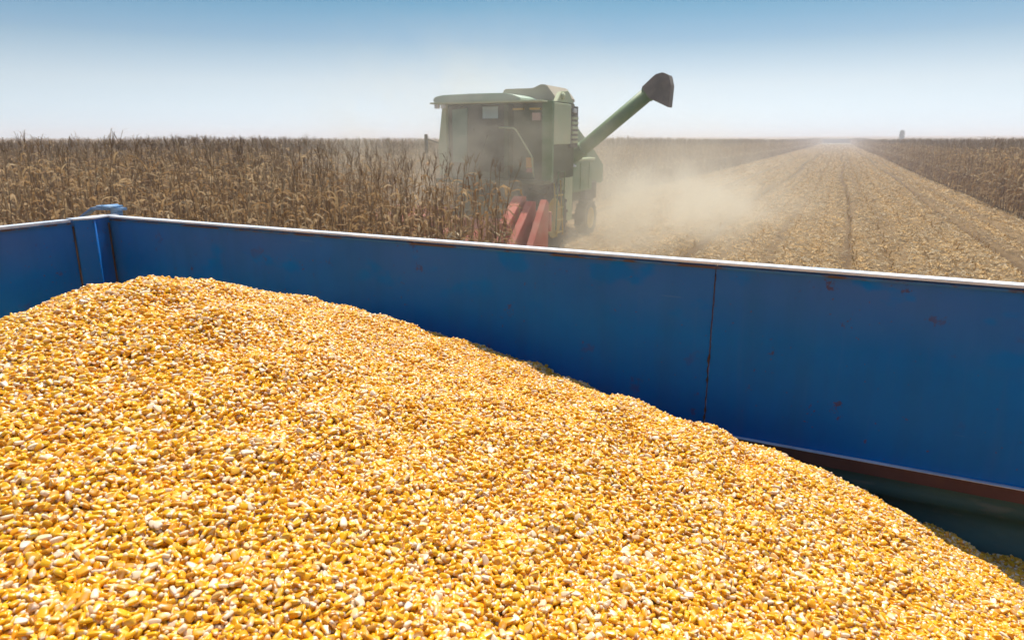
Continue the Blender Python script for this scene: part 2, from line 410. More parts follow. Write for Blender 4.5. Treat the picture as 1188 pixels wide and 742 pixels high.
# residue on the strip: flat leaves, husks, cobs and cut stubble
def bit(seed, kind):
    rnd = random.Random(seed); V = []; F = []
    if kind == 0:      # curled leaf strip
        ln = rnd.uniform(.12, .34); wd = rnd.uniform(.008, .024); n_ = 4
        for k in range(n_ + 1):
            u = k / n_; z = .012 + .05 * math.sin(u * math.pi) * rnd.uniform(.3, 1); x = (u - .5) * ln; yb = .05 * math.sin(u * 3)
            w_ = wd * math.sin(math.pi * (.12 + .8 * u)); V += [(x, yb - w_, z), (x, yb + w_, z + rnd.uniform(-.015, .02))]
        for k in range(n_): F.append((2 * k, 2 * k + 1, 2 * k + 3, 2 * k + 2))
        m = m_husk
    elif kind == 1:    # stubble stump
        h_ = rnd.uniform(.12, .32); tx, ty = rnd.uniform(-.08, .08), rnd.uniform(-.08, .08)
        for z, r_ in ((0, .013), (h_, .011)):
            for k in range(5): V.append((tx * z / h_ + r_ * math.cos(k * 1.2566), ty * z / h_ + r_ * math.sin(k * 1.2566), z))
        for k in range(5): F.append((k, (k + 1) % 5, 5 + (k + 1) % 5, 5 + k))
        F.append((5, 6, 7, 8, 9)); m = m_stalk
    else:              # lying stalk piece
        ln = rnd.uniform(.15, .5)
        for x, r_ in ((-ln / 2, .011), (ln / 2, .009)):
            for k in range(5): V.append((x, r_ * math.cos(k * 1.2566), .015 + r_ * math.sin(k * 1.2566)))
        for k in range(5): F.append((k, (k + 1) % 5, 5 + (k + 1) % 5, 5 + k))
        m = m_stalk
    o = mesh_np("bit", V, F, m, link=False); return o
m_straw = leafmat("pale_straw", [(.2, (.46, .26, .075)), (.5, (.72, .46, .17)), (.85, (.88, .66, .35))], .15)
protoB = []
for k in range(10):
    o = bit(k, 0); o.data.materials[0] = (m_straw if k % 3 else m_husk); protoB.append(o)
for k in range(4): protoB.append(bit(50 + k, 2)); protoB[-1].data.materials[0] = m_husk
for k in range(4): protoB.append(bit(80 + k, 1)); protoB[-1].data.materials[0] = m_straw
pts = []; rots = []; scl = []; idx = []
for i in range(300000):
    y = 10 + 330 * random.random() ** 3.2; x = random.uniform(CUT_L - .6, CUT_R + .8)
    if not in_view(x, y, mar=.15): continue
    if random.random() < max(1.35 * _d * math.exp(-((x - _a + .12 * math.sin(y * .13 + _a)) / (_b * 1.1)) ** 2) for _a, _b, _c, _d in RUTS): continue
    if y < 12.4 and x < -4.9: continue
    if random.random() < .55 * (.5 + .5 * math.sin(x * 2 * math.pi / .75)): continue
    s_ = random.uniform(.28, .62) * (1 + y / 60)
    pts.append((x, y, terrain(x, y) + tr_z(x, y) + .02)); rots.append((random.gauss(0, .25), random.gauss(0, .25), random.uniform(0, 6.28))); scl.append((s_, s_, s_)); idx.append(random.randrange(14))
for r_ in range(18):
    x0 = CUT_L + .37 + .75 * r_; y = 12
    if x0 < -4.9: y = 13.2
    while y < 150:
        pts.append((x0 + random.gauss(0, .04), y, terrain(x0, y) + tr_z(x0, y))); rots.append((random.gauss(0, .3), random.gauss(0, .3), random.uniform(0, 6.28))); scl.append((1, 1, random.uniform(.3, .8))); idx.append(random.randrange(14, 18)); y += random.uniform(.15, .5)
scatter("maize_residue", pts, rots, scl, idx, protoB, label="straw coloured chopped maize residue and stubble covering the harvested strip", cat="residue")
print("residue", len(pts))

# ------------------------------------------------------------------ trailer
m_blue, t, b = nodes("blue_trailer_paint")
geo = N(t, "ShaderNodeTexCoord").outputs['Object']
big = tex_noise(t, 1.3, geo, detail=5, rough=.6, stretch=(1, 1, 1.6)); smear = tex_noise(t, 5.5, geo, detail=4, rough=.5, stretch=(1, 1, 1.6)); fine = tex_noise(t, 120, geo, detail=2)
spz = N(t, "ShaderNodeSeparateXYZ"); t.links.new(geo, spz.inputs[0])
band = ramp(t, math_(t, 'ADD', spz.outputs['Z'], math_(t, 'MULTIPLY', big, .22)), [(2.08, (0, 0, 0)), (2.30, (1, 1, 1))])
# ColorRamp works on 0..1, so shift first
band = math_(t, 'MULTIPLY', math_(t, 'SUBTRACT', math_(t, 'ADD', spz.outputs['Z'], math_(t, 'MULTIPLY', big, .24)), 2.13), 5.5, True)
wipe = ramp(t, smear, [(.36, (0, 0, 0)), (.43, (1, 1, 1))])
film = math_(t, 'MULTIPLY', math_(t, 'MULTIPLY', band, wipe), ramp(t, tex_noise(t, .8, geo, detail=2), [(.36, (.10, .10, .10)), (.56, (.62, .62, .62))]))
film = math_(t, 'ADD', film, math_(t, 'MULTIPLY', fine, .05), True)
col = ramp(t, big, [(.3, (.0001, .128, .44)), (.7, (.0002, .18, .58))])
col = mixc(t, film, col, (.065, .13, .33))
streak = ramp(t, tex_noise(t, 9, geo, detail=4, rough=.6, stretch=(1, 1, .12)), [(.45, (0, 0, 0)), (.75, (1, 1, 1))]); col = mixc(t, math_(t, 'MULTIPLY', streak, .35), col, (.02, .10, .22))
sp1 = tex_noise(t, 11, geo, detail=5, rough=.72); rust = ramp(t, sp1, [(.625, (0, 0, 0)), (.66, (1, 1, 1))])
msk = ramp(t, tex_noise(t, 2.3, geo), [(.45, (0, 0, 0)), (.62, (1, 1, 1))])
col = mixc(t, math_(t, 'MULTIPLY', math_(t, 'MULTIPLY', rust, msk), .8), col, (.085, .035, .028))
scr = tex_noise(t, 30, geo, detail=2, rough=.5, stretch=(.12, 1, 1.4)); scr = ramp(t, scr, [(.74, (0, 0, 0)), (.77, (1, 1, 1))])
col = mixc(t, math_(t, 'MULTIPLY', scr, .12), col, (.25, .33, .45))
run = ramp(t, tex_noise(t, 22, geo, detail=3, rough=.6, stretch=(1, 1, .06)), [(.60, (0, 0, 0)), (.72, (1, 1, 1))]); col = mixc(t, math_(t, 'MULTIPLY', run, .06), col, (.10, .17, .30))
spk = tex_noise(t, 75, geo, detail=1); spk = ramp(t, spk, [(.745, (0, 0, 0)), (.77, (1, 1, 1))]); col = mixc(t, math_(t, 'MULTIPLY', spk, .6), col, (.10, .05, .04))
t.links.new(col, b.inputs['Base Color']); b.inputs['Specular IOR Level'].default_value = .06
t.links.new(math_(t, 'ADD', .38, math_(t, 'MULTIPLY', film, .3), True), b.inputs['Roughness'])
bump(t, b, tex_noise(t, 2.5, geo, detail=3), .35, .03)
# worn rim, sun reflection paled into its colour, blue and rust at its edge
m_rim, t, b = nodes("worn_sun_paled_metal")
c = ramp(t, tex_noise(t, 14, detail=5, rough=.7, stretch=(.35, 1, 1)), [(.3, (.34, .42, .52)), (.5, (.62, .66, .70)), (.68, (.74, .75, .76))])
t.links.new(c, b.inputs['Base Color']); b.inputs['Roughness'].default_value = .5; b.inputs['Metallic'].default_value = .15
m_lip, t, b = nodes("chipped_blue_edge")
fl = ramp(t, tex_noise(t, 16, detail=5, rough=.7, stretch=(.3, 1, 1)), [(.46, (0, 0, 0)), (.54, (1, 1, 1))])
t.links.new(mixc(t, fl, (.012, .12, .30), (.075, .04, .03)), b.inputs['Base Color']); b.inputs['Roughness'].default_value = .6
m_rust = painted("rust_brown_steel", (.10, .034, .024), .75, (.20, .09, .06), .4, scale=9)
m_green_board, t, b = nodes("dark_green_board")
c = ramp(t, tex_noise(t, 3, stretch=(.5, 1, 2)), [(.3, (.022, .075, .066)), (.7, (.06, .15, .13))]); c = mixc(t, math_(t, 'MULTIPLY', ramp(t, tex_noise(t, 26, stretch=(.2, 1, 1)), [(.6, (0, 0, 0)), (.68, (1, 1, 1))]), .4), c, (.20, .20, .16))
t.links.new(c, b.inputs['Base Color']); b.inputs['Roughness'].default_value = .6; bump(t, b, tex_noise(t, 2.2, stretch=(1, 1, 2)), .6, .03)
m_weld = painted("weld_rust", (.045, .022, .016), .8, (.10, .05, .03), .4, scale=30)
m_bolt = painted("bolt_steel", (.28, .26, .24), .5, (.35, .25, .18), .5, scale=40)
m_tyre = painted("tyre_rubber", (.03, .03, .03), .85, (.22, .17, .11), .45, scale=5)
m_dark = painted("dark_chassis", (.03, .03, .032), .6, (.16, .12, .08), .3)

YW, XL, XR, YN = 1.985, -3.03, 2.75, -0.42
TZ = 2.26
tr = empty("grain_trailer", (0, .8, 0), "blue steel grain trailer with worn pale rim, heaped with maize in the foreground", "trailer")
def P(mb, name, mat, par=tr):   # geometry is written in world coordinates
    o = mb.build(name, mat, par); o.location = -Vector(par.location) if par is tr else (0, 0, 0); return o
def wallskew(x): return YW + (0.44 - x) * .0265     # the long wall runs very slightly out of square
def side_wall(mb, x0, x1, z0, z1, th, off=0.0):
    a0, a1 = wallskew(x0) + off, wallskew(x1) + off
    q = [(x0, a0, z0), (x1, a1, z0), (x1, a1, z1), (x0, a0, z1)]; k = [(x, y + th, z) for x, y, z in q]
    V_ = [mb.bm.verts.new(p_) for p_ in q + k]
    for f in ((0, 1, 2, 3), (7, 6, 5, 4), (0, 4, 5, 1), (1, 5, 6, 2), (2, 6, 7, 3), (3, 7, 4, 0)): mb.bm.faces.new([V_[i] for i in f])
    return mb
SEAM = -.285
p1 = P(side_wall(MB(), XL + .014, SEAM - .002, 1.738, TZ - .012, .028), "side_panel", m_blue)
p2 = P(side_wall(MB(), SEAM + .002, XR, 1.738, TZ - .012, .028), "side_panel", m_blue)
# seam weld: irregular bead
mb = MB(); zz = 1.745; 
pp = []
while zz < TZ - .03: pp.append((SEAM + random.gauss(0, .0012), wallskew(SEAM) - .001, zz)); zz += .012
mb.tube(pp, [random.choice((.0012, .0016, .0022, .0040)) if random.random() < .5 else .0014 for _ in pp], 6); P(mb, "weld_seam", m_weld)
mb = MB(); xx = XL + .205                        # folded rim, in slightly uneven lengths
side_wall(mb, XL + .018, XR, TZ - .007, TZ, .040, -.006); P(mb, "top_rim", m_rim)
mb = MB(); side_wall(mb, XL + .018, XR, TZ - .0195, TZ - .0125, .004, -.0055); P(mb, "rim_lip", m_lip)
# rust rail (angle iron) under the upper board with bolts
mb = MB(); side_wall(mb, XL + .05, XR, 1.697, 1.735, .03, -.008); rail = P(mb, "rust_rail", m_rust)
mb = MB(); side_wall(mb, XL + .05, XR, 1.7352, 1.7375, .03, -.014); P(mb, "rail_lip", m_rim)
mb = MB()
for i in range(9):
    x = -2.6 + i * .62 + (.07 if i % 2 else 0)
    mb.lathe([(0.0001, -.006), (.006, -.005), (.008, 0)], (x, wallskew(x) - .0085, 1.718), 'y', 10)
P(mb, "rail_bolts", m_bolt)
# lower green board, bowed a little, with its folded crease
mb = MB(); nx_, zs = 60, [1.515, 1.552, 1.60, 1.632, 1.640, 1.662, 1.685, 1.697]; of = [.008, .020, .028, .026, .004, .012, .014, .014]
rows_ = []
for z, o_ in zip(zs, of):
    rows_.append([mb.bm.verts.new((XL + .05 + (XR - XL - .05) * i / nx_, wallskew(XL + (XR - XL) * i / nx_) + o_ + .006 * noise.noise((i * .25, z * 9, 2)), z + (.006 * noise.noise((i * .3, 5, 1)) if 1.62 < z < 1.65 else 0))) for i in range(nx_ + 1)])
for a, b_ in zip(rows_, rows_[1:]):
    for i in range(nx_): f = mb.bm.faces.new((a[i], a[i + 1], b_[i + 1], b_[i])); f.smooth = True
P(mb, "lower_board", m_green_board)
mb = MB(); side_wall(mb, XL + .05, XR, 1.10, 1.556, .05, .034); P(mb, "lower_side", m_blue)
# end wall and corner post
th = .028
P(MB().box((XL - th, YN, 1.10), (XL, 1.905, TZ - .012)), "end_panel", m_blue)
P(MB().box((XL - .045, YN, TZ - .0105), (XL + .006, 1.90, TZ)), "end_rim", m_rim)
P(MB().box((XL + .0035, YN, TZ - .0195), (XL + .0075, 1.90, TZ - .0125)), "end_rim_lip", m_lip)
yc = wallskew(XL + .1)
post = MB().prism([(XL - .035, 1.915), (XL + .012, 1.912), (XL + .040, 1.985), (XL + .010, yc - .004), (XL + .010, yc + .045), (XL - .035, yc + .045)], 'z', 1.1, TZ - .004)
post.tube([(XL + .0395, 1.985, 1.2), (XL + .0395, 1.985, TZ - .01)], .0045, 8)
cp = P(post, "corner_post", m_blue)
P(MB().prism([(XL - .038, 1.908), (XL + .016, 1.905), (XL + .046, 1.985), (XL + .016, yc - .006), (XL + .016, yc + .05), (XL - .038, yc + .05)], 'z', TZ - .0035, TZ + .0035, .001), "post_cap", m_rim)
P(MB().tube([(XL + .003, 1.909, 1.5), (XL + .003, 1.909, TZ - .03)], .004, 6).tube([(XL + .0135, yc - .006, 1.5), (XL + .0135, yc - .006, TZ - .03)], .0045, 6), "post_weld", m_weld)
# hinge latch on top of the corner
lt = MB(); z0 = TZ + .004; lx = XL - .19
lt.prism([(lx - .10, z0 - .04), (lx + .0, z0 + .010), (lx + .22, z0 + .016), (lx + .22, z0 + .029), (lx, z0 + .023), (lx - .11, z0 - .030)], 'y', yc + .055, yc + .085, .002)
lt.box((lx + .08, yc + .025, z0 + .0285), (lx + .18, yc + .095, z0 + .037), .003).tube([(lx + .12, yc + .03, z0 + .03), (lx + .12, yc + .11, z0 + .03)], .010, 10)
lt.box((lx + .14, yc + .056, z0 - .03), (lx + .185, yc + .084, z0 + .018))
P(lt, "corner_latch", painted("worn_blue_latch", (.05, .22, .44), .5, (.50, .56, .60), .6, scale=12))
# the sides behind the camera, floor, chassis and wheels
P(MB().box((XL, YN - .03, 1.10), (XR, YN, TZ - .55)), "near_side", m_blue)
P(MB().box((XR, YN - .03, 1.10), (XR + .03, wallskew(XR) + .03, TZ - .012)), "rear_panel", m_blue)
P(MB().box((XL - .03, YN - .03, 1.04), (XR + .03, wallskew(XL) + .09, 1.098)), "floor_bed", m_dark)
P(MB().box((XL - .5, .25, .86), (XR, .37, 1.038)).box((XL - .5, 1.2, .86), (XR, 1.32, 1.038)).box((XL - .5, .38, .9), (XL - .4, 1.19, 1.03)), "chassis", m_dark)
mb = MB()
for ax_ in (-2.1, 1.9): mb.tube([(ax_, -.2, .48), (ax_, 1.8, .48)], .05, 10).box((ax_ - .06, .26, .53), (ax_ + .06, .36, .858)).box((ax_ - .06, 1.21, .53), (ax_ + .06, 1.31, .858))
P(mb, "axles", m_dark)
for ax_ in (-2.1, 1.9):
    for yy in (-.25, 1.82):
        wh = MB().lathe([(.28, -.11), (.40, -.13), (.46, -.11), (.48, -.06), (.48, .06), (.46, .11), (.40, .13), (.28, .11)], (ax_, yy, .48), 'y', 36); wo = P(wh, "tyre", m_tyre)
        rm = MB().lathe([(.001, .02), (.1, .03), (.2, -.01), (.27, -.02), (.285, .10)], (ax_, yy, .48), 'y', 32).lathe([(.001, -.02), (.1, -.03), (.2, .01), (.285, -.10)], (ax_, yy, .48), 'y', 32).build("rim", m_rim, wo)
P(MB().tube([(XL - .45, .8, .95), (XL - 1.7, .8, .6)], .05, 10), "drawbar", m_dark)

# ------------------------------------------------------------------ heap of maize grain
GX = np.array([-2.98, -2.4, -1.9, -1.4, -.9, -.4, .1, .6, 1.2]); GY = np.array([.0, .5, 1.0, 1.45, 1.75, 1.98])
HZ = np.array([1.8043, 1.8863, 1.9485, 2.013, 2.0706, 2.0648, 2.0244, 1.9834, 1.9243, 1.7813, 1.9141, 2.014, 2.1387, 2.1269, 2.0311, 1.9528, 1.8866, 1.8, 1.7324, 1.9435, 2.1381, 2.2695, 2.1163, 1.9904, 1.8945, 1.7767, 1.6604, 1.652, 1.9114, 2.1359, 2.1472, 2.0144, 1.9768, 1.8525, 1.638, 1.537, 1.5823, 1.8251, 2.0084, 2.0539, 1.9485, 1.8758, 1.7631, 1.5639, 1.4542, 1.5198, 1.7353, 1.8865, 1.9304, 1.8829, 1.7493, 1.6266, 1.5005, 1.3893])
CX, CY = [a.ravel() for a in np.meshgrid(GX, GY)]
def _K(d): d = np.maximum(d, 1e-9); return d * d * np.log(d)
_P = np.c_[np.ones(len(CX)), CX, CY]
_w = np.linalg.solve(np.block([[_K(np.hypot(CX[:, None] - CX, CY[:, None] - CY)), _P], [_P.T, np.zeros((3, 3))]]), np.r_[HZ, 0, 0, 0])
_ph = RNG.uniform(0, 6.28, 24); _dr = RNG.uniform(0, 6.28, 24); _fr = RNG.uniform(12, 60, 24)
def heap(x, y):
    xc = np.minimum(x, 1.2); yc_ = np.clip(y, 0.0, 2.05)
    z = np.zeros_like(x)
    for s in range(0, len(x), 20000):
        a, b_ = xc[s:s + 20000], yc_[s:s + 20000]
        z[s:s + 20000] = np.c_[_K(np.hypot(a[:, None] - CX, b_[:, None] - CY)), np.ones(len(a)), a, b_] @ _w
    z += -.22 * np.maximum(x - 1.2, 0) - .15 * np.maximum(-y, 0)
    for k in range(24): z += .028 / _fr[k] * (.35 if _fr[k] < 28 else 2.8) * np.sin(_fr[k] * (x * math.cos(_dr[k]) + y * math.sin(_dr[k])) + _ph[k])
    return np.maximum(z, 1.2)
hx, hy = np.meshgrid(np.linspace(XL + .005, XR - .01, 240), np.linspace(YN + .01, 2.05, 110))
hyw = hy.copy(); lim = YW + (0.44 - hx) * .0265
hyw = np.where(hy > lim + .03, lim + .03, hy)
hz = heap(hx.ravel(), hyw.ravel()) - .008
m_core, t, b = nodes("maize_core")
t.links.new(ramp(t, tex_noise(t, 90, detail=3), [(.35, (.14, .070, .010)), (.6, (.42, .23, .03))]), b.inputs['Base Color']); b.inputs['Roughness'].default_value = .8
idxs = []
for j in range(109):
    for i in range(239): a = j * 240 + i; idxs.append((a, a + 1, a + 241, a + 240))
hv = np.c_[hx.ravel(), hyw.ravel(), hz]
# kernel material
m_k, t, b = nodes("maize_kernel")
oi = N(t, "ShaderNodeObjectInfo"); rv = oi.outputs['Random']
at_t = N(t, "ShaderNodeAttribute", attribute_name="tip").outputs['Fac']; at_g = N(t, "ShaderNodeAttribute", attribute_name="germ").outputs['Fac']; at_c = N(t, "ShaderNodeAttribute", attribute_name="crown").outputs['Fac']
body = ramp(t, rv, [(0, (.77, .305, .002)), (.22, (.83, .385, .002)), (.5, (.85, .44, .003)), (.72, (.74, .41, .004)), (.9, (.72, .31, .003)), (1, (.42, .15, .008))])
r2 = math_(t, 'FRACT', math_(t, 'MULTIPLY', rv, 37.7)); r3 = math_(t, 'FRACT', math_(t, 'MULTIPLY', rv, 91.3))
c = mixc(t, math_(t, 'MULTIPLY', at_c, math_(t, 'MULTIPLY', r2, .4)), body, (.86, .52, .10))
c = mixc(t, math_(t, 'MULTIPLY', at_g, 1.0), c, (.88, .70, .38))  # pale germ patch, strengthened to imitate sky reflection as well
tipc = ramp(t, r3, [(0, (.84, .64, .38)), (.6, (.88, .72, .50)), (.85, (.70, .44, .28)), (1, (.36, .16, .10))])
c = mixc(t, at_t, c, tipc)
pale = ramp(t, r3, [(.87, (0, 0, 0)), (.93, (1, 1, 1))]); c = mixc(t, math_(t, 'MULTIPLY', pale, .7), c, (.88, .76, .58))  # some kernels paled in colour to imitate sky reflection on flat faces
t.links.new(c, b.inputs['Base Color']); b.inputs['Roughness'].default_value = .32; b.inputs['Specular IOR Level'].default_value = .5
def kernel(seed):
    rnd = random.Random(seed); Ln = rnd.uniform(.0112, .0148); W = rnd.uniform(.0074, .0095); T = rnd.uniform(.0040, .0054)
    V = []; tip = []; germ = []; crown = []; nu, nv = 12, 8
    ex = rnd.uniform(.5, .72)
    def sg(c_, e_): return math.copysign(abs(c_) ** e_, c_)
    V.append((0, 0, -1)); 
    P_ = [(0, 0, -1)]
    for j in range(1, nv):
        ph = -math.pi / 2 + math.pi * j / nv
        for i in range(nu):
            th_ = 2 * math.pi * i / nu
            P_.append((sg(math.cos(ph), .7) * sg(math.cos(th_), ex), sg(math.cos(ph), .55) * sg(math.sin(th_), ex * .75), sg(math.sin(ph), .8)))
    P_.append((0, 0, 1)); V = []
    for x, y, l in P_:            # l along the kernel: -1 tip, +1 crown
        k = .52 + .48 * min(1, (l + 1) / 1.5) ** .8
        dent = -.10 * Ln * max(0, l - .8) * 5 * (1 - abs(x)) if rnd.random() < 2 else 0
        gz = math.exp(-((l + .15) / .55) ** 2 - (x / .38) ** 2) * (1 if y > .3 else 0)
        V.append((x * W / 2 * k, (y * T / 2 * (.75 + .25 * k)) - gz * .0006, l * Ln / 2 + dent))
        tip.append(max(0, min(1, (-.55 - l) / .2))); germ.append(gz * (.9 if seed % 2 else .5)); crown.append(max(0, min(1, (l - .45) / .4)))
    F = []
    for i in range(nu): F.append((0, 1 + (i + 1) % nu, 1 + i))
    for j in range(nv - 2):
        for i in range(nu): a = 1 + j * nu; F.append((a + i, a + (i + 1) % nu, a + nu + (i + 1) % nu, a + nu + i))
    la_ = 1 + (nv - 2) * nu
    for i in range(nu): F.append((la_ + i, la_ + (i + 1) % nu, len(V) - 1))
    V = [(v[0], v[2], v[1]) for v in V]      # lie flat: length on Y, germ face up (+Z)
    F = [f[::-1] for f in F]
    return mesh_np("kernel", V, F, m_k, smooth=True, link=False, attrs=dict(tip=tip, germ=germ, crown=crown))
protoK = [kernel(k) for k in range(12)]
yaw = R(25)
KP = []
for lay, (dz, sp_) in enumerate(((-.0050, .0074), (.0005, .0078), (.0055, .0112))):
    gx, gy = np.meshgrid(np.arange(XL + .01, XR - .8, sp_), np.arange(-.1, 2.07, sp_))
    x = gx.ravel() + RNG.uniform(-.48, .48, gx.size) * sp_; y = gy.ravel() + RNG.uniform(-.48, .48, gx.size) * sp_
    dx = x * math.cos(yaw) + y * math.sin(yaw); dy = -x * math.sin(yaw) + y * math.cos(yaw)
    k = (np.abs(dx) < (dy + .25) * .80 + .38) & (dy > .15) & (y < YW + (.44 - x) * .0265 - .004)
    x, y = x[k], y[k]; z = heap(x, y)
    # drop the ones that sit below the bottom edge of what can be seen
    v = (EYE - z) < (dy[k] + .12) * 1.05 + .1
    x, y, z = x[v], y[v], z[v] + dz + RNG.normal(0, .0016, v.sum())
    KP.append(np.c_[x, y, z])
KP = np.vstack(KP); n = len(KP); print("kernels", n)
rx = RNG.normal(0, .50, n) + np.where(RNG.random(n) < .5, math.pi, 0); ry = RNG.normal(0, .55, n) + np.where(RNG.random(n) < .22, math.pi / 2, 0); rz = RNG.uniform(0, 6.283, n)
ks = RNG.uniform(.82, 1.18, n) * 1.17
kern = scatter("maize_grain", KP, np.c_[rx, ry, rz], np.c_[ks, ks, ks], RNG.integers(0, 12, n), protoK, label="heap of golden yellow maize kernels filling the blue trailer", cat="grain")
core = mesh_np("grain_bed", hv, idxs, m_core, smooth=True, parent=kern); 

# ------------------------------------------------------------------ combine harvester
G1, G2 = (.045, .16, .05), (.30, .42, .24)
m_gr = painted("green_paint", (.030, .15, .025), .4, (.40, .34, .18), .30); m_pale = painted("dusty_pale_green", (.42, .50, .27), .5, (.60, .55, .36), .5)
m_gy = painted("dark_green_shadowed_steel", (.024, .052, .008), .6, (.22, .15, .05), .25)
m_tan = painted("dusty_tan_cover", (.38, .32, .23), .75, (.5, .44, .33), .5)
m_roof = painted("roof_green", (.30, .46, .32), .4, (.60, .58, .48), .5)
m_red = painted("faded_red_paint", (.52, .085, .050), .45, (.60, .36, .25), .5); m_yel = painted("yellow_rim", (.62, .42, .03), .5, (.45, .36, .2), .4)
m_blk = painted("black_rubber", (.045, .04, .04), .7, (.26, .21, .15), .35)
m_glass, t, b = nodes("dusty_dark_glass")
t.links.new(ramp(t, tex_noise(t, 2.5), [(.3, (.014, .010, .005)), (.7, (.06, .045, .022))]), b.inputs['Base Color']); b.inputs['Roughness'].default_value = .22
m_glassg, t, b = nodes("green_tinted_glass"); b.inputs['Base Color'].default_value = (.12, .22, .15, 1); b.inputs['Roughness'].default_value = .25
m_or = painted("orange_reflector", (.75, .32, .02), .4, (.5, .4, .2), .2); m_pink = painted("pale_pink_plate", (.62, .42, .36), .5); m_white = painted("white_plastic", (.75, .76, .74), .4); m_cy = painted("pale_blue_flat", (.42, .60, .60), .5)
OX, OY = -7.0, 14.0
cb = empty("combine_harvester", (OX, OY, 0), "dusty green combine harvester with raised unloading auger and red maize header", "combine harvester")
def C(mb, name, mat, par=None):
    o = mb.build(name, mat, par or cb)
    if par is None: o.location = (-OX, -OY, 0)
    return o
# cab: front face at y=14, x from -8.38 to -5.75
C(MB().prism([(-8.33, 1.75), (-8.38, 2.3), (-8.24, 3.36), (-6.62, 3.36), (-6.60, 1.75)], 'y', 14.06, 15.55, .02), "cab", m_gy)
ws = C(MB().prism([(-8.13, 1.9), (-8.10, 3.33), (-6.72, 3.33), (-6.70, 1.9)], 'y', 14.0, 14.055, .01), "windscreen", m_glass)
C(MB().prism([(-8.02, 2.1), (-8.01, 3.25), (-7.62, 3.28), (-7.66, 2.1)], 'y', 13.985, 13.997), "side_window", m_glassg)
C(MB().box((-7.24, 13.985, 3.05), (-6.86, 13.997, 3.30), .003), "pale_blue_panel", m_cy)  # pale blue rectangle in front of the windscreen
C(MB().tube([(-7.4, 13.97, 2.0), (-7.12, 13.965, 2.7)], .012, 6), "wiper", m_blk)
C(MB().prism([(-8.36, 1.8), (-8.38, 2.4), (-8.24, 3.37), (-8.15, 3.37), (-8.15, 1.8)], 'y', 13.94, 14.05, .01), "cab_pillar", m_pale)
C(MB().box((-6.70, 13.95, 1.8), (-6.60, 14.05, 3.35), .01), "cab_pillar", m_gy)
# roof with rounded cap and peak
C(MB().prism([(-8.34, 3.40), (-8.36, 3.45), (-8.30, 3.52), (-8.1, 3.55), (-7.4, 3.565), (-6.6, 3.56), (-6.38, 3.52), (-6.2, 3.45), (-6.2, 3.40)], 'y', 13.72, 15.5, .02), "cab_roof", m_roof)
C(MB().box((-8.42, 13.70, 3.365), (-5.72, 14.2, 3.40), .01), "roof_visor", m_pale)
for x in (-8.28, -8.12): C(MB().box((x - .05, 13.74, 3.27), (x + .05, 13.82, 3.36), .01), "roof_lamp", m_white)
# grain tank face beside and behind the cab
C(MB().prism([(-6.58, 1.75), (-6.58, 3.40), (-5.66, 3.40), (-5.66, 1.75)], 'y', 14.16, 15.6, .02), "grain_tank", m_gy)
C(MB().box((-5.84, 14.05, 1.7), (-5.60, 14.155, 3.40), .015), "corner_pillar", m_gr)
for x in (-6.42, -6.02): C(MB().box((x - .12, 14.05, 3.22), (x + .12, 14.157, 3.26), .004), "marker_strip", m_yel)
C(MB().box((-6.10, 14.10, 3.0), (-5.90, 14.157, 3.16), .004), "warning_plate", m_pink)
C(MB().box((-6.22, 14.06, 2.0), (-6.08, 14.155, 2.22), .006), "reflector_plate", m_or)
C(MB().box((-6.21, 14.06, 1.90), (-6.09, 14.155, 1.99), .006), "reflector_plate", m_red)
C(MB().tube([(-6.85, 14.0, 2.86), (-6.45, 13.9, 2.84), (-6.38, 13.9, 2.80), (-6.02, 13.92, 2.25), (-5.98, 13.95, 1.8)], .018, 8), "handrail", m_pale)
# raised tank cover, tan
tk = MB(); tk.prism([(-7.1, 3.62), (-7.05, 3.71), (-6.35, 3.71), (-6.15, 3.79), (-6.02, 3.77), (-5.80, 3.50), (-5.82, 3.44), (-7.1, 3.44)], 'y', 14.7, 16.0, .02)
C(tk, "tank_cover", m_tan)
C(MB().prism([(14.5, 3.405), (14.75, 3.62), (15.2, 3.66), (15.6, 3.405)], 'x', -5.78, -5.68, .01).lathe([(.001, .0), (.07, 0), (.07, .05), (.001, .06)], (-5.68, 14.8, 3.53), 'x', 16), "tank_gusset", m_pale)
# side panel (+x side) with louvred grille, engine bay and rear hood
C(MB().box((-7.6, 15.67, 1.75), (-6.15, 16.6, 2.75), .03), "engine_housing", m_pale)
C(MB().box((-5.645, 14.17, 2.50), (-5.60, 15.20, 3.37), .015), "side_panel", m_pale)
gr = C(MB().box((-5.95, 15.205, 2.42), (-5.60, 15.66, 3.34), .012), "vent_grille", m_blk)
for i in range(6):
    C(MB().box((-5.602, 15.25, 2.52 + i * .105), (-5.565, 15.60, 2.575 + i * .105), .004, Matrix.Rotation(.0, 4, 'X')), "louvre", m_pale, gr)
C(MB().box((-5.602, 15.27, 3.19), (-5.55, 15.45, 3.28), .01), "side_lamp", m_white, gr)
C(MB().prism([(17.2, 1.5), (17.2, 2.95), (17.8, 2.92), (19.3, 2.3), (20.1, 1.9), (20.1, 1.35)], 'x', -8.0, -6.35, .04), "rear_hood", m_gr)
C(MB().box((-6.35, 16.6, 1.25), (-6.20, 18.6, 2.05), .02).box((-6.202, 16.9, 1.3), (-6.175, 16.95, 2.0)).box((-6.202, 17.6, 1.3), (-6.175, 17.65, 2.0)).box((-6.202, 18.3, 1.3), (-6.175, 18.35, 2.0)), "side_shield", m_gr)
C(MB().box((-6.36, 16.5, 2.05), (-6.15, 18.7, 2.12), .02), "shield_rail", m_pale)
C(MB().box((-7.9, 18.3, .95), (-6.28, 19.3, 1.45), .05), "straw_chopper", m_blk)
C(MB().box((-8.0, 14.2, .95), (-6.45, 18.9, 1.75), .05), "main_body", m_gy)
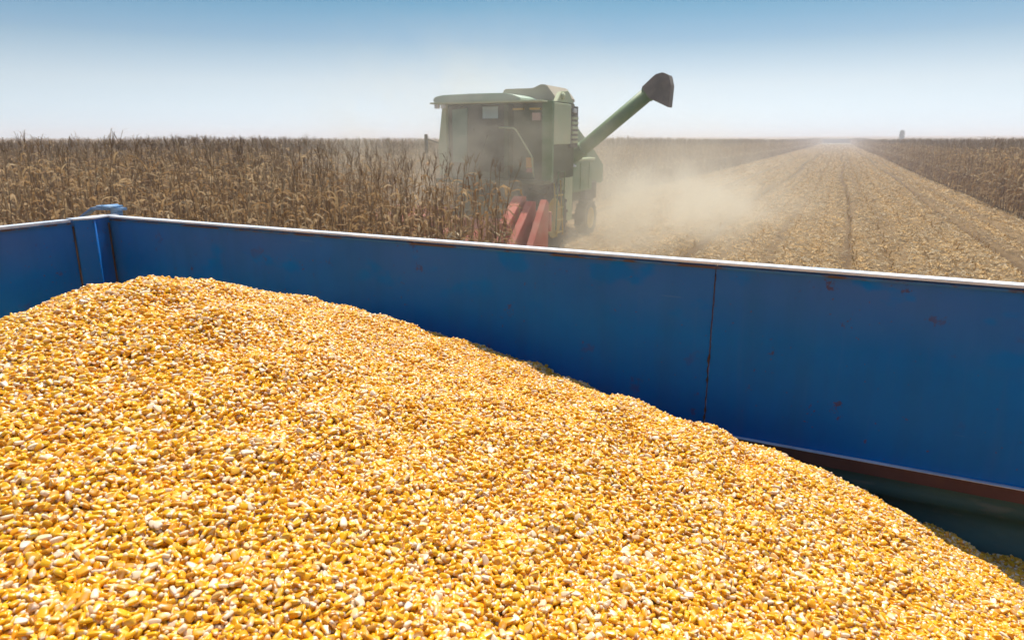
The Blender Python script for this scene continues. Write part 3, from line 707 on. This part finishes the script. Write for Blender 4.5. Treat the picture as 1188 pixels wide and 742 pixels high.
C(MB().box((-6.25, 15.85, .62), (-6.02, 16.55, 1.95), .03), "lower_shield", m_pale)
C(MB().lathe([(.001, .10), (.12, .09), (.22, .03), (.24, 0), (.001, -.01)], (-5.93, 15.85, 1.97), 'z', 20), "round_cap", m_white)
C(MB().box((-6.5, 16.6, .75), (-6.2, 17.1, 1.2), .05), "fuel_tank", m_gy)
# ladder/platform
pl = C(MB().box((-8.35, 13.75, 1.66), (-5.65, 14.5, 1.74), .01), "platform", m_gy)
ld = MB()
for s_ in (14.55, 14.95): ld.tube([(-5.66, s_, .45), (-5.74, s_, 1.7)], .022, 8)
for i in range(4): ld.box((-5.74, 14.56, .52 + i * .28), (-5.65, 14.94, .55 + i * .28), .005)
C(ld, "ladder", m_yel)
C(MB().tube([(-5.66, 14.5, .6), (-5.62, 14.5, 1.9), (-5.62, 14.9, 1.9), (-5.66, 14.95, .9)], .016, 8), "handrail", m_gr)
# mirror on its arm at the far side, with an orange lamp below
mr = C(MB().tube([(-8.3, 14.0, 2.5), (-8.66, 13.9, 2.62)], .014, 8).tube([(-8.66, 13.9, 2.15), (-8.66, 13.9, 2.62)], .012, 8), "mirror_arm", m_blk)
C(MB().box((-8.70, 13.87, 2.30), (-8.62, 13.90, 2.72), .01), "mirror", m_blk, mr)
C(MB().lathe([(.001, .08), (.04, .07), (.05, 0), (.001, -.01)], (-8.64, 13.9, 2.02), 'z', 12), "indicator_lamp", m_or, mr)
# wheels
def wheel(x, y, r_, w_, face):
    k = 48 if r_ > .6 else 36
    ty = MB().lathe([(r_ * .56, -w_ * .42), (r_ * .70, -w_ * .5), (r_ * .92, -w_ * .48), (r_, -w_ * .36), (r_, w_ * .36), (r_ * .92, w_ * .48), (r_ * .70, w_ * .5), (r_ * .56, w_ * .42)], (x, y, r_), 'x', k)
    nl = 20 if r_ > .6 else 16
    for i in range(nl):
        for s_ in (-1, 1):
            a = 2 * math.pi * (i + (.5 if s_ > 0 else 0)) / nl; M = Matrix.Rotation(a, 4, 'X')
            q = bmesh.new(); bmesh.ops.create_cube(q, size=1); 
            for v in q.verts: v.co = Vector((v.co.x * w_ * .52 + s_ * w_ * .22, v.co.y * r_ * .06 + v.co.x * s_ * .10 * r_, v.co.z * r_ * .07 + r_ * 1.0))
            ty._add(q, Matrix.Translation((x, y, r_)) @ M)
    to = C(ty, "front_tyre" if r_ > .6 else "rear_tyre", m_tyre)
    C(MB().lathe([(.001, face * w_ * .05), (r_ * .14, face * w_ * .12), (r_ * .2, face * w_ * .02), (r_ * .42, -face * w_ * .05), (r_ * .5, face * w_ * .30), (r_ * .57, face * w_ * .44), (r_ * .57, -face * w_ * .42)], (x, y, r_), 'x', k), "rim", m_yel, to)
wheel(-6.12, 15.0, .82, .50, 1); wheel(-7.95, 15.0, .82, .50, -1); wheel(-6.22, 18.2, .50, .34, 1); wheel(-7.75, 18.2, .50, .34, -1)
C(MB().tube([(-8.1, 15.05, .8), (-6.0, 15.05, .8)], .12, 12).box((-7.7, 18.1, .44), (-6.25, 18.3, .58), .02), "axles", m_gy)
# unloading auger with elbow and spout
A0, A1 = Vector((-6.05, 16.0, 2.02)), Vector((-3.74, 16.0, 3.86)); dA = (A1 - A0).normalized()
au = C(MB().tube([A0, A0 + dA * .5, A1], .165, 24).tube([A0 + dA * .55, A0 + dA * .62], .185, 24).tube([A1 - dA * .45, A1 - dA * .38], .185, 24), "unloading_auger", m_gr)
C(MB().box((-6.18, 15.82, 1.75), (-5.94, 16.18, 2.45), .04), "auger_elbow", m_blk)
nA_ = Vector((-dA.z, 0, dA.x))
def AP(u, v, y): q = A1 + dA * u + nA_ * v; return (q.x, y, q.z)
hd = MB()
prof = [(-.42, .168), (-.02, .19), (.13, .12), (.20, -.02), (.11, -.22), (-.20, -.57), (-.42, -.13)]
f0 = [hd.bm.verts.new(AP(u, v, 15.80)) for u, v in prof]; f1 = [hd.bm.verts.new(AP(u, v, 16.20)) for u, v in prof]
hd.bm.faces.new(f0); hd.bm.faces.new(f1[::-1])
for i in range(len(prof)): hd.bm.faces.new((f0[i], f1[i], f1[(i + 1) % len(prof)], f0[(i + 1) % len(prof)]))
bmesh.ops.bevel(hd.bm, geom=hd.bm.edges[:], offset=.015, segments=2, affect='EDGES')
C(hd, "auger_spout", painted("spout_rubber", (.10, .085, .075), .75, (.34, .29, .23), .5), au)
# header: trough, frame and red snouts between six rows
hh_ = C(MB().box((-9.5, 12.95, .35), (-5.45, 13.5, .95), .03), "maize_header", m_red)
C(MB().box((-9.5, 13.51, .7), (-5.4, 13.6, 1.12), .02), "header_back", m_red, hh_)
C(MB().prism([(13.3, .5), (13.3, 1.1), (14.6, 1.55), (14.6, .95)], 'x', -7.7, -6.5, .02), "feeder_house", m_gy)
def snout(x, w_, h_, top=1.35, parent=None, yb=12.95):
    """hood of a crop divider: wide and high at the back, nose low at the front"""
    s = MB(); bm = s.bm
    secs = [(yb, w_, .40, top), (yb - .55, w_ * .95, .34, top - .30), (yb - 1.05, w_ * .75, .26, top - .72), (yb - 1.45, w_ * .36, .18, .42), (yb - 1.62, .03, .20, .27)]
    rings = []
    for y, ww, zb, zt in secs:
        zr = zb + (zt - zb) * .72
        rings.append([bm.verts.new(q) for q in ((x - ww / 2, y, zb), (x - ww / 2, y, zr), (x - ww * .22, y, zt), (x + ww * .22, y, zt), (x + ww / 2, y, zr), (x + ww / 2, y, zb))])
    for a, b_ in zip(rings, rings[1:]):
        for i in range(6): bm.faces.new((a[i], a[(i + 1) % 6], b_[(i + 1) % 6], b_[i]))
    bm.faces.new(rings[0]); bm.faces.new(rings[-1][::-1])
    bmesh.ops.bevel(bm, geom=bm.edges[:], offset=.012, segments=2, affect='EDGES')
    return C(s, "snout", m_red, parent)
for i in range(6): snout(-9.42 + .68 * i, .34, 1, 1.02, hh_)
# end dividers at the open side: a tall hood and two narrow shields
def slab(x0, x1, prof, name):
    return C(MB().prism(prof, 'x', x0, x1, .007), name, m_red, hh_)
slab(-6.02, -5.80, [(13.1, .45), (13.15, 1.46), (12.98, 1.47), (12.28, .98), (12.20, .35), (12.3, .20)], "end_divider")
slab(-5.74, -5.58, [(13.1, .35), (13.15, 1.36), (12.98, 1.38), (12.05, .60), (11.98, .25)], "end_divider")
slab(-5.42, -5.28, [(13.1, .20), (13.12, 1.36), (13.0, 1.42), (12.2, .46), (12.12, .20)], "end_shield")

# ------------------------------------------------------------------ far tree
def tree(x, y, h, seed):
    root = empty("poplar_tree", (x, y, terrain(x, y)), "small lone pointed tree on the horizon above the right hand maize", "tree")
    rnd = random.Random(seed); mt = painted("tree_bark", (.12, .09, .06), .9); ml = painted("tree_leaves", (.07, .08, .04), .8, (.12, .11, .06), .5)
    MB().tube([(0, 0, 0), (.1, 0, h * .5), (0, 0, h * .9)], [.3, .2, .05], 8).build("trunk", mt, root)
    m = MB()
    for i in range(700):
        u = rnd.random(); z = h * (.15 + .85 * u); r_ = h * .16 * (math.sin(math.pi * min(1, .12 + .88 * (1 - u)))) ** .7 * rnd.random() ** .4; a = rnd.uniform(0, 6.28); p_ = Vector((r_ * math.cos(a), r_ * math.sin(a), z)); s_ = .28
        q = [p_ + Vector((rnd.uniform(-s_, s_), rnd.uniform(-s_, s_), rnd.uniform(-s_, s_))) for _ in range(4)]; m.quad(*q)
    m.build("crown", ml, root)
tree(20.6, 300, 5.6, 3)

# ------------------------------------------------------------------ air: dust behind the combine and a general haze
def volume_box(name, lo, hi, mat, label, cat):
    o = MB().box(lo, hi).build(name, mat); return tag(o, label, cat, kind='stuff')
m_hz = bpy.data.materials.new("haze_air"); m_hz.use_nodes = True; t = m_hz.node_tree; t.nodes.remove(t.nodes["Principled BSDF"])
pv = N(t, "ShaderNodeVolumePrincipled"); pv.inputs['Color'].default_value = (.90, .91, .95, 1); pv.inputs['Density'].default_value = .0023; pv.inputs['Anisotropy'].default_value = .3
t.links.new(pv.outputs[0], t.nodes['Material Output'].inputs['Volume'])
volume_box("haze", (-720, -320, -1.2), (720, 910, 9.5), m_hz, "thin pale haze lying over the whole field", "haze")
m_du = bpy.data.materials.new("field_dust"); m_du.use_nodes = True; t = m_du.node_tree; t.nodes.remove(t.nodes["Principled BSDF"])
pv = N(t, "ShaderNodeVolumePrincipled"); pv.inputs['Color'].default_value = (1.0, .915, .73, 1); pv.inputs['Anisotropy'].default_value = .35
pos = N(t, "ShaderNodeNewGeometry").outputs['Position']
def blob(cx, cy, cz, sx_, sy_, sz_, amt):
    mp = N(t, "ShaderNodeMapping"); mp.vector_type = 'POINT'; mp.inputs['Location'].default_value = (-cx / sx_, -cy / sy_, -cz / sz_); mp.inputs['Scale'].default_value = (1 / sx_, 1 / sy_, 1 / sz_); t.links.new(pos, mp.inputs[0])
    vl = N(t, "ShaderNodeVectorMath", operation='DOT_PRODUCT'); t.links.new(mp.outputs[0], vl.inputs[0]); t.links.new(mp.outputs[0], vl.inputs[1])
    ex = math_(t, 'EXPONENT', math_(t, 'MULTIPLY', vl.outputs['Value'], -1.0)); return math_(t, 'MULTIPLY', ex, amt)
dens = blob(-7.2, 12.8, 1.9, 2.9, 1.2, 1.9, .25)                # veil in front of the machine
dens = math_(t, 'ADD', dens, blob(-4.3, 21.0, .5, 2.3, 5.0, .85, .40))     # plume thrown out behind
dens = math_(t, 'ADD', dens, blob(-5.5, 24.0, 1.6, 3.6, 8.0, 1.3, .05))
dens = math_(t, 'ADD', dens, blob(-4.8, 15.0, .3, 2.0, 4.0, .8, .12))
nz = tex_noise(t, .85, pos, detail=4, rough=.65)
dens = math_(t, 'MULTIPLY', dens, ramp(t, nz, [(.40, (.04, .04, .04)), (.62, (1.9, 1.9, 1.9))]))
t.links.new(dens, pv.inputs['Density']); t.links.new(pv.outputs[0], t.nodes['Material Output'].inputs['Volume'])
volume_box("dust_cloud", (-13, 9.8, -.1), (2.5, 40, 5.2), m_du, "pale tan dust cloud drifting around and behind the combine", "dust")
